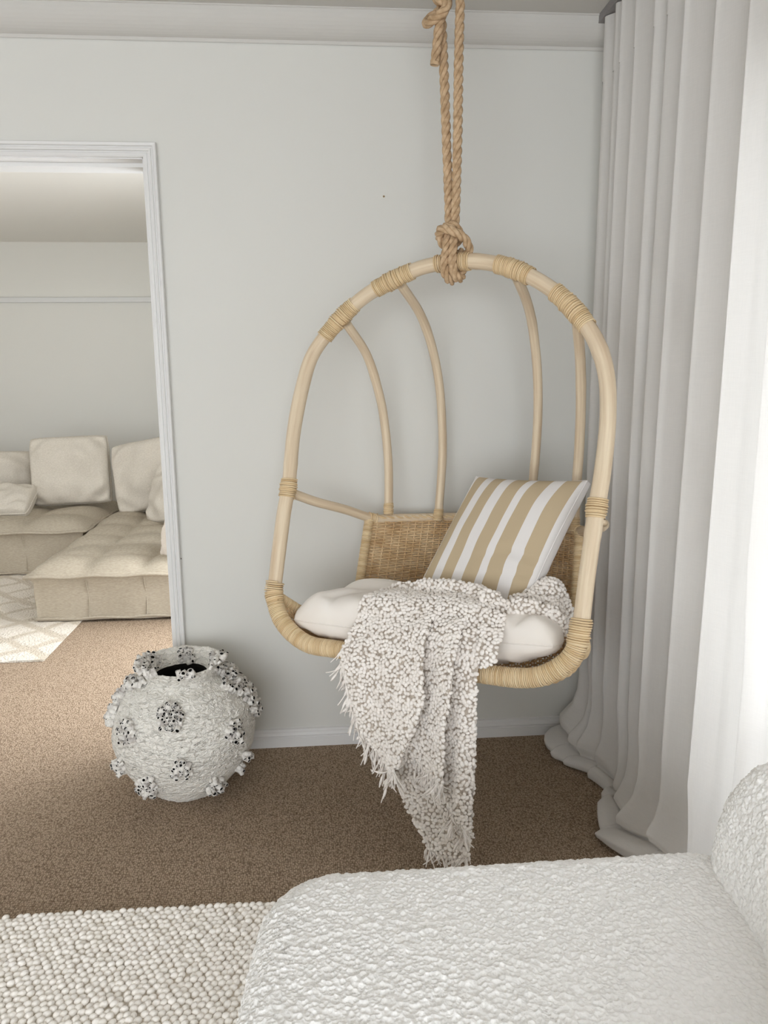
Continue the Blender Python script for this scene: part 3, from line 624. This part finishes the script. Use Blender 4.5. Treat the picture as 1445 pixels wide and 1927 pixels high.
# gathered band running to the right over the cushion and the bunched end behind the striped cushion
def bunch(pts, rads, n=20, flat=.7):
    P = spline([PK(*q) for q in pts], .008); lift(P, .012); r = np.interp(np.linspace(0, 1, len(P)), np.linspace(0, 1, len(rads)), rads)
    r = r*(1+.10*np.sin(np.arange(len(P))*.6)); cloth.tube(P, r, n, flat=flat)
bunch([(905,1150,.10),(945,1152,.105),(990,1158,.11),(1025,1166,.13),(1052,1180,.15),(1066,1190,.17)], [.030, .024, .021, .021, .019, .008])
bunch([(985,1160,.17),(1008,1135,.20),(1030,1116,.245),(1046,1128,.26),(1058,1155,.25),(1066,1180,.22)], [.030, .042, .040, .034, .030, .010], flat=.9)
bunch([(960,1160,.14),(1000,1160,.17),(1035,1165,.20),(1060,1182,.21)], [.02, .032, .034, .010], flat=.9)
bunch([(740,1120,.17),(800,1118,.17),(850,1112,.16),(900,1130,.14),(935,1146,.115)], [.012, .022, .028, .028, .024])
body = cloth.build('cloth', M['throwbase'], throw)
def surface_points(mesh, dmin, tries):
    me = mesh.data; me.calc_loop_triangles(); tri = np.array([t.vertices[:] for t in me.loop_triangles]); V = np.array([v.co[:] for v in me.vertices])
    a, b_, c = V[tri[:, 0]], V[tri[:, 1]], V[tri[:, 2]]; nr = np.cross(b_-a, c-a); ar = np.linalg.norm(nr, axis=1); nr /= ar[:, None]+1e-12
    w = ar/ar.sum(); ti = rng.choice(len(tri), tries, p=w); r1, r2 = np.sqrt(rng.random(tries)), rng.random(tries)
    P = (1-r1)[:, None]*a[ti]+(r1*(1-r2))[:, None]*b_[ti]+(r1*r2)[:, None]*c[ti]; N_ = nr[ti]
    g = {}; keep = []
    for i in range(tries):
        k = tuple(np.floor(P[i]/dmin).astype(int)); ok = True
        for dx in (-1, 0, 1):
            for dy in (-1, 0, 1):
                for dz in (-1, 0, 1):
                    for j in g.get((k[0]+dx, k[1]+dy, k[2]+dz), ()):
                        if ((P[i]-P[j])**2).sum() < dmin*dmin: ok = False; break
                    if not ok: break
                if not ok: break
            if not ok: break
        if ok: g.setdefault(k, []).append(i); keep.append(i)
    return P[keep], N_[keep]
def blob(r=1., sub=1):
    import bmesh
    bm = bmesh.new(); bmesh.ops.create_icosphere(bm, subdivisions=sub, radius=r); V = np.array([v.co[:] for v in bm.verts]); F_ = np.array([[v.index for v in f.verts] for f in bm.faces]); bm.free(); return V, F_
BV, BF = blob(1, 2)
def blobs(name, P, N_, sizes, mt, parent, toward=None):
    k = len(P); A = rng.normal(0, 1, (k, 3)); A -= (A*N_).sum(1)[:, None]*N_; A /= np.linalg.norm(A, axis=1)[:, None]+1e-9; B = np.cross(N_, A)
    sx, sy, sz = sizes; f = .75+.5*rng.random((k, 1, 1))
    V = P[:, None, :]+f*(BV[None, :, :1]*sx*A[:, None, :]+BV[None, :, 1:2]*sy*B[:, None, :]+BV[None, :, 2:]*sz*N_[:, None, :])
    F_ = BF[None]+(np.arange(k)*len(BV))[:, None, None]
    me = bpy.data.meshes.new(name); me.from_pydata(V.reshape(-1, 3).tolist(), [], F_.reshape(-1, 3).tolist()); me.materials.append(mt)
    me.polygons.foreach_set('use_smooth', [True]*len(me.polygons)); me.update()
    return link(name, me, parent)
P, N_ = surface_points(body, .0088, 70000)
flipm = (N_@(CP-P.mean(0))) < 0; N_[flipm] *= -1
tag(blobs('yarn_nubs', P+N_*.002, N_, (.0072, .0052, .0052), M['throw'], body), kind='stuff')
fr_ = MB()
def fringe(h0, h1, cnt, L0, L1):
    for i in range(cnt):
        t = (i+rng.random()*.8)/cnt*(len(h0)-1); j = min(int(t), len(h0)-2); f = t-j; p = h0[j]*(1-f)+h0[j+1]*f
        L_ = L0+(L1-L0)*rng.random(); d = np.array([rng.normal(0, .18), rng.normal(0, .18), -1]); d += .25*rng.normal(0, 1, 3)*np.array([1, 1, 0]); d /= np.linalg.norm(d)
        q = rng.normal(0, .012, 3); k = np.linspace(0, 1, 8)[:, None]
        pts = p+d*L_*k+q*k*k
        pts[:, 2] = np.maximum(pts[:, 2], .004)
        r = np.full(8, .0015); kk = rng.integers(2, 6); r[kk:kk+2] = .0040 if rng.random() < .8 else .0016
        fr_.tube(pts, r, 5)
hem = S1[-1]; dA = np.linalg.norm(hem-hem[0], axis=1)
iA = int(np.argmin(np.linalg.norm(hem-PK(744, 1446, -.12), axis=1))); iB0 = int(np.argmin(np.linalg.norm(hem-PK(784, 1430, -.062), axis=1))); iB = int(np.argmin(np.linalg.norm(hem-PK(830, 1480, -.118), axis=1))); iC0 = int(np.argmin(np.linalg.norm(hem-PK(846, 1515, -.052), axis=1)))
fringe(hem[:iA], None, 150, .032, .062); fringe(hem[iB0:iB], None, 60, .032, .06); fringe(hem[iC0:], None, 46, .03, .055)
fringe(S2[-1], None, 60, .018, .035); fringe(S1[44:72, 0], None, 36, .03, .06)
tag(fr_.build('fringe', M['throw'], throw), kind='stuff')

# ------------------------------------------------------------------ barnacle vase
VX, VY = -.474, -.252
vase = thing('barnacle_vase', 'round white plaster floor vase encrusted with dark-tipped barnacle clusters', 'vase', (VX, VY, 0))
prof = [(.0, .0005), (.085, .0005), (.108, .006), (.135, .03), (.172, .07), (.202, .115), (.222, .165), (.229, .21), (.224, .26), (.208, .305), (.180, .345), (.160, .371), (.132, .381), (.117, .391), (.117, .408), (.130, .431), (.139, .441), (.129, .444), (.110, .430), (.094, .412), (.086, .400)]
def lathe(mb, prof, n, noise=0, seed=1, mi=0):
    pr = spline(np.array([(r, 0, z) for r, z in prof]), .0035 if n > 200 else .007); an = np.linspace(0, 2*math.pi, n, endpoint=False)
    P = np.stack([pr[:, None, 0]*np.cos(an), pr[:, None, 0]*np.sin(an), np.repeat(pr[:, None, 2], n, 1)], -1)
    if noise:
        dr = noise*smoothnoise(P, 30, seed, 3)*np.clip(P[..., 2]/.03, 0, 1); rr = np.linalg.norm(P[..., :2], axis=-1)+1e-9; P[..., 0] *= 1+dr/np.maximum(rr, .05); P[..., 1] *= 1+dr/np.maximum(rr, .05)
    P[..., 0] += VX; P[..., 1] += VY; mb.grid(P, wrap_v=True, mi=mi, flip=True); return P
b = MB(); lathe(b, prof, 420, .0030); vb = b.build('vase_body', M['vase'], vase)
b = MB(); lathe(b, [(.0855, .400), (.080, .385), (.085, .35), (.14, .30), (.15, .2), (.1, .05), (.0, .045)], 60); b.build('dark_interior', M['dark'], vase)
tree = BVHTree.FromPolygons([v.co[:] for v in vb.data.vertices], [p.vertices[:] for p in vb.data.polygons])
def barnacle(mb, p, n_, r, hgt):
    n_ = n_/np.linalg.norm(n_); a = np.cross(n_, [.3, .7, .2]); a /= np.linalg.norm(a); c = np.cross(n_, a); k = 7
    an = np.linspace(0, 2*math.pi, k, endpoint=False)+rng.random()
    def ring(rad, z, w=0): return p+np.outer(np.cos(an)*(rad*(1+w*rng.normal(0, 1, k))), a)+np.outer(np.sin(an)*(rad*(1+w*rng.normal(0, 1, k))), c)+n_*z
    o_ = r*(.46+.26*rng.random())
    V = np.concatenate([ring(r, -.003, .1), ring(r*.85, hgt*.55, .08), ring(o_*1.18, hgt, .08), ring(o_*.95, hgt*.97, .06), ring(o_*.6, hgt*.45), [p+n_*hgt*.35]])
    F_ = []; M_ = []
    for l in range(4):
        for j in range(k):
            F_.append((l*k+j, l*k+(j+1) % k, (l+1)*k+(j+1) % k, (l+1)*k+j)); M_.append(1 if l >= 3 else 0)
    for j in range(k): F_.append((4*k+j, 4*k+(j+1) % k, 5*k)); M_.append(1)
    n0 = mb.n; mb.add(V, F_); mb.MI[-len(F_):] = M_
def cluster(px, rx, ry, cnt, size=.0080, lift=.010):
    mb = MB(); done = 0; tries = 0
    while done < cnt and tries < cnt*14:
        tries += 1
        i = px[rng.integers(len(px))]; ang = rng.random()*6.283; rr = math.sqrt(rng.random()); d = ray(i[0]+rx*rr*math.cos(ang), i[1]+ry*rr*math.sin(ang))
        hit = tree.ray_cast(Vector(CP), Vector(d))
        if hit[0] is None:
            q = tree.find_nearest(Vector(CP+d*((np.array([VX, VY, .25])-CP)@d)/(d@d)))
            if q[0] is None or q[3] > .05: continue
            p, n_ = np.array(q[0]), np.array(q[1])
        else: p, n_ = np.array(hit[0]), np.array(hit[1])
        if np.hypot(p[0]-VX, p[1]-VY) < .085: continue
        rad = p-np.array([VX, VY, .22]); rad /= np.linalg.norm(rad)
        if n_@rad < 0: n_ = -n_
        n_ = .55*n_+.45*rad+rng.normal(0, .38, 3); lf = lift*rng.random()*(1-rr*.6)*2
        s_ = size*(.6+.7*rng.random()); barnacle(mb, p+rad*lf, n_, s_, s_*(1.3+.8*rng.random())+.002); done += 1
    if mb.n: tag(mb.build('barnacle_cluster', [M['barn'], M['dark']], vase), kind='stuff')
for px, rx, ry, cnt in [([(321,1350)], 22, 26, 46), ([(241,1380)], 14, 22, 30), ([(439,1376)], 16, 18, 28), ([(341,1445)], 18, 17, 30), ([(279,1479)], 18, 19, 34), ([(404,1476)], 16, 12, 24),
        ([(228,1443)], 9, 15, 16), ([(462,1423)], 6, 10, 10), ([(452,1446)], 8, 8, 10), ([(280,1256)], 22, 20, 40), ([(262,1285), (243,1290), (252,1283)], 14, 10, 34), ([(224,1305), (214,1330), (208,1350)], 9, 16, 44),
        ([(350,1237)], 15, 12, 26), ([(415,1250), (430,1262)], 22, 18, 70), ([(436,1284), (458,1292)], 20, 18, 75), ([(470,1302), (482,1325)], 16, 22, 75)]:
    cluster(px, rx, ry, int(cnt*1.9))
cluster([(338, 1273)], 25, 3, 20, .010, .008)

# ------------------------------------------------------------------ curtain
def pixel_y_on(x, y, X): d = ray(x, y); t = (X-CP[0])/d[0]; return (CP+t*d)
ridge_px = [1129, 1148, 1164, 1190, 1226, 1246, 1281, 1336, 1397]
ridgeY = [pixel_y_on(x, 200, .905)[1] for x in ridge_px]
y_ = ridgeY[-1]
while y_ > -4.6: y_ -= .12+.07*rng.random(); ridgeY.append(y_)
curtain = thing('sheer_curtain', 'floor-length white sheer linen curtain puddling on the carpet by the window', 'curtain', (.95, -2.3, 0))
def curtain_sheet():
    path = []; rid = sorted(ridgeY, reverse=True)
    path.append((.985, rid[0]+.045)); path.append((.93, rid[0]+.035))
    for i, y0 in enumerate(rid):
        nx = rid[i+1] if i+1 < len(rid) else y0-.12; g = y0-nx
        path += [(.902+.006*rng.normal(), y0+.004), (.905, y0-.012), (.925, y0-g*.35), (.955+.008*rng.normal(), y0-g*.66), (.965, y0-g*.90), (.945, nx+.012) if g > .05 else (.95, nx+.014)]
    near_ = spline(np.array([(x, y, 0) for x, y in path]), n=5)
    nu = len(near_); nv = 96; top = 2.438
    v = np.concatenate([np.linspace(0, .86, 46), np.linspace(.86, 1, nv-46+1)[1:]])
    Yc = near_[:, 1]
    # how much each stretch of the hem spills into the room
    spill = .04+.15*np.exp(-((Yc+.14)/.16)**2)+.13*np.exp(-((Yc+.74)/.16)**2)+.05*np.exp(-((Yc+1.6)/.4)**2)
    prof_x = np.array([0, .01, .06, .20, .42, .58, .60, .50, .47, .62, .85, 1.0, .97, .80, .5])
    prof_z = np.array([.34, .27, .20, .14, .105, .082, .060, .045, .036, .040, .036, .022, .008, .004, .004])
    pt = np.linspace(0, 1, len(prof_x)); sm = .940+0*Yc; P = np.zeros((nv, nu, 3))
    for j, vv in enumerate(v):
        x = near_[:, 0].copy(); y = near_[:, 1].copy()
        x = .935+(x-.935)*(.75+.45*min(vv, .86))+.008*np.sin(Yc*5+vv*3)*vv
        y = y+.005*np.sin(Yc*9+vv*4.5)*vv
        if vv <= .86:
            z = top+(0.34-top)*(vv/.86)*np.ones(nu)
        else:
            t = (vv-.86)/.14; q = np.stack([Yc*1., np.full(nu, t*.20)], -1)
            ph = np.clip(t+.10*smoothnoise(q, 9, 31, 1)*t*(1-t)*4, 0, 1)
            px = np.interp(ph, pt, prof_x); pz = np.interp(ph, pt, prof_z)
            nz = smoothnoise(q, 10, 21, 2); nz2 = smoothnoise(q, 22, 22, 2); e = np.clip(t*2.5, 0, 1)
            x = x*(1-.75*e)+sm*.75*e-spill*px*(1+.12*nz)-.007*nz2*e*(1-.5*t)
            z = pz+.026*np.abs(nz)*np.sin(math.pi*min(1, t*1.05))*np.clip(spill/.1, .3, 1.2)+.004*nz2*e*(1-t)
            y = y+.012*nz*e+.010*nz2*e
        far_ = np.clip((-1.12-Yc)/.15, 0, 1)*np.clip((.95-z)/.25, 0, 1); x = x*(1-far_)+np.maximum(x, .962)*far_
        P[j] = np.c_[x, y, np.maximum(z, .004)]
    P[..., 1] = np.minimum(P[..., 1], -.022)
    P[:4, :, 2] += 0
    return P
CP_ = curtain_sheet()
cb = MB(); cb.grid(CP_); co = cb.build('curtain_cloth', M['sheer'], curtain)
hd = MB(); hd.grid(CP_[:5]+np.array([-.0025, 0, 0])); hd.build('header_tape', M['sheer'], curtain)
b = MB(); b.box((.905, -4.8, 2.440), (.935, -.03, ZC)); tk = b.build('curtain_track', M['metal'], smooth=False); tag(tk, 'slim dark curtain track fixed to the ceiling above the sheer curtain', 'curtain track')

# ------------------------------------------------------------------ felted wool rug
RX0, RX1, RY1, RY0 = -1.30, .60, -.872, -2.6
rug = thing('bobble_rug', 'chunky off-white looped wool rug at the front, beside the boucle chair', 'rug', ((RX0+RX1)/2, -1.7, 0))
b = MB(); b.box((RX0, RY0, .0005), (RX1, RY1, .009)); b.build('backing', M['rugbase'], rug, smooth=False)
sxp, syp = .0182, .0150; pts = []
tl_ = -.022
for j in range(int((RY1+1.95)/syp)):
    for i in range(int((.22-RX0+.3)/sxp)):
        x = RX0+(i+.5*(j % 2))*sxp+rng.normal(0, .0016); y = RY1-.006-j*syp+rng.normal(0, .0014)+tl_*(x+.5)
        if x > -1.25+0 and x < .18 and y > -1.95 and y < RY1: pts.append((x, y, .012+rng.normal(0, .0012)))
pts = np.array(pts); print('rug loops', len(pts))
d = np.linalg.norm(pts-CP, axis=1); vis = ((pts-CP)@CR)/((pts-CP)@CF)*F+IW/2; viy = IH/2-((pts-CP)@CU)/((pts-CP)@CF)*F
inview = (vis > 4) & (viy < IH-4) & (vis < 470)
order = np.argsort(np.where(inview, d, 99)); first = order[:300]; rest = order[300:]
me = bpy.data.meshes.new('wool_loop'); me.from_pydata((BV*np.array([.0100, .0076, .0085])).tolist(), [], BF.tolist()); me.materials.append(M['wool']); me.polygons.foreach_set('use_smooth', [True]*len(me.polygons)); me.update()
for i in first:
    o = bpy.data.objects.new('wool_loop', me); COL.objects.link(o); o.location = pts[i]; o.rotation_euler = (rng.normal(0, .15), rng.normal(0, .15), .55+rng.normal(0, .25)); o.scale = (.95+.12*rng.random(),)*3
    o.parent = rug; o.matrix_parent_inverse = world(rug).inverted()
k = len(rest); an = .55+rng.normal(0, .25, k); A = np.stack([np.cos(an), np.sin(an), an*0], 1); B = np.stack([-np.sin(an), np.cos(an), an*0], 1); sc = (.93+.14*rng.random(k))[:, None, None]
V = pts[rest][:, None]+sc*(BV[None, :, :1]*.0100*A[:, None]+BV[None, :, 1:2]*.0076*B[:, None]+BV[None, :, 2:]*.0085*np.array([0, 0, 1.]))
me2 = bpy.data.meshes.new('wool_pile'); me2.from_pydata(V.reshape(-1, 3).tolist(), [], (BF[None]+(np.arange(k)*len(BV))[:, None, None]).reshape(-1, 3).tolist()); me2.materials.append(M['wool']); me2.polygons.foreach_set('use_smooth', [True]*len(me2.polygons)); me2.update()
tag(link('wool_pile', me2, rug), kind='stuff')

# ------------------------------------------------------------------ boucle armchair
arm_ch = thing('boucle_armchair', 'rounded ivory boucle armchair cut off at the front corner', 'armchair', (.4, -1.9, 0))
def rbox(x0, x1, y0, y1, z0, z1, r, rz, nu, nv, bulge=0):
    """rounded box skin: plan is a rounded rectangle, the rim of the top is rounded by rz"""
    cx, cy = (x0+x1)/2, (y0+y1)/2; hx, hy = (x1-x0)/2, (y1-y0)/2; an = []
    def plan(ins, n):
        R_ = max(r-ins*.6, .02); pts = []
        for sx, sy, a0 in ((1, 1, 0), (-1, 1, 90), (-1, -1, 180), (1, -1, 270)):
            for a in np.linspace(a0, a0+90, 14):
                pts.append((cx+sx*(hx-ins-R_)+R_*math.cos(math.radians(a)), cy+sy*(hy-ins-R_)+R_*math.sin(math.radians(a))))
        pts = np.array(pts+[pts[0]]); return resample(pts, n+1)[:-1]
    rows = []; hh = z1-z0
    side = np.linspace(0, hh-rz, int(nv*(hh-rz)))
    for s_ in side:
        o_ = bulge*math.sin(math.pi*min(1, (s_+.02)/hh)); rows.append(np.c_[plan(-o_, nu), np.full(nu, z0+s_)])
    for a in np.linspace(0, math.pi/2, int(nv*rz*1.6))[1:]:
        rows.append(np.c_[plan(rz*(1-math.cos(a))-bulge*math.sin(math.pi*min(1, (hh-rz+.02)/hh))*math.cos(a), nu), np.full(nu, z1-rz+rz*math.sin(a))])
    e = rows[-1]; c = e.mean(0); nt = int(nv*min(hx, hy)*.95)
    for f in np.linspace(0, 1, nt)[1:]:
        q = e*(1-f)+c*f; q[:, 2] += .016*(1-(1-f)**2); rows.append(q)
    return np.array(rows)
SK = rbox(-.118, .80, -2.25, -1.365,   .10, .457, .12, .062, 1150, 330, .02); SK[..., 0] += .10*np.minimum(SK[..., 1]+1.42, 0)*np.clip((.4-SK[..., 0])/.5, 0, 1); b = MB(); b.grid(SK, wrap_v=True); seat_ = b.build('seat', M['boucle'], arm_ch)
def bolster(path, hw, hz, zc, nu, nv):
    P = spline(np.array([(x, y, zc) for x, y in path]), .01); P = resample(P, nu); T, A, B = frames(P); rows = []
    an = np.linspace(0, 2*math.pi, nv, endpoint=False); L_ = length(P); d = np.linspace(0, L_, nu)
    cap = .14
    for i in range(nu):
        e = min(d[i], L_-d[i]); s_ = math.sqrt(max(1e-4, 1-(1-min(1, e/cap))**2.4))
        side = np.cross(T[i], [0, 0, 1.]); side /= np.linalg.norm(side)
        ca, sa = np.cos(an), np.sin(an); sup = .8
        rows.append(P[i]+np.outer(np.sign(ca)*abs(ca)**sup*hw*s_, side)+np.outer(np.sign(sa)*abs(sa)**sup*hz*s_, [0, 0, 1.]))
    return np.array(rows)
b = MB(); b.grid(bolster([(.825, -1.365), (.815, -1.55), (.785, -1.75), (.72, -1.95), (.61, -2.1), (.45, -2.2), (.2, -2.24)], .130, .29, .39, 420, 300), wrap_v=True); b.build('backrest', M['boucle'], arm_ch)
for x, y in ((.02, -1.53), (.66, -1.53), (.02, -2.1), (.6, -2.08)):
    b = MB(); b.tube([(x, y, .020), (x, y, .11)], [.02, .026], 12); b.build('leg', M['rattan'], arm_ch)

# ------------------------------------------------------------------ small marks on the wall
for (x, y), lb in (((722, 370), 'tiny brown nail high on the white wall, left of the rope'), ((340, 1051), 'tiny dark nail in the white wall beside the door frame')):
    d_ = ray(x, y); t = -CP[1]/d_[1]; p = CP+t*d_; b = MB(); b.tube([p+np.array([0, .004, 0]), p-np.array([0, .004, 0]), p-np.array([0, .006, 0])], [.002, .0035, .002], 8)
    tag(b.build('nail', M['rope'] if x > 500 else M['dark']), lb, 'nail', 'small nails in the back wall')
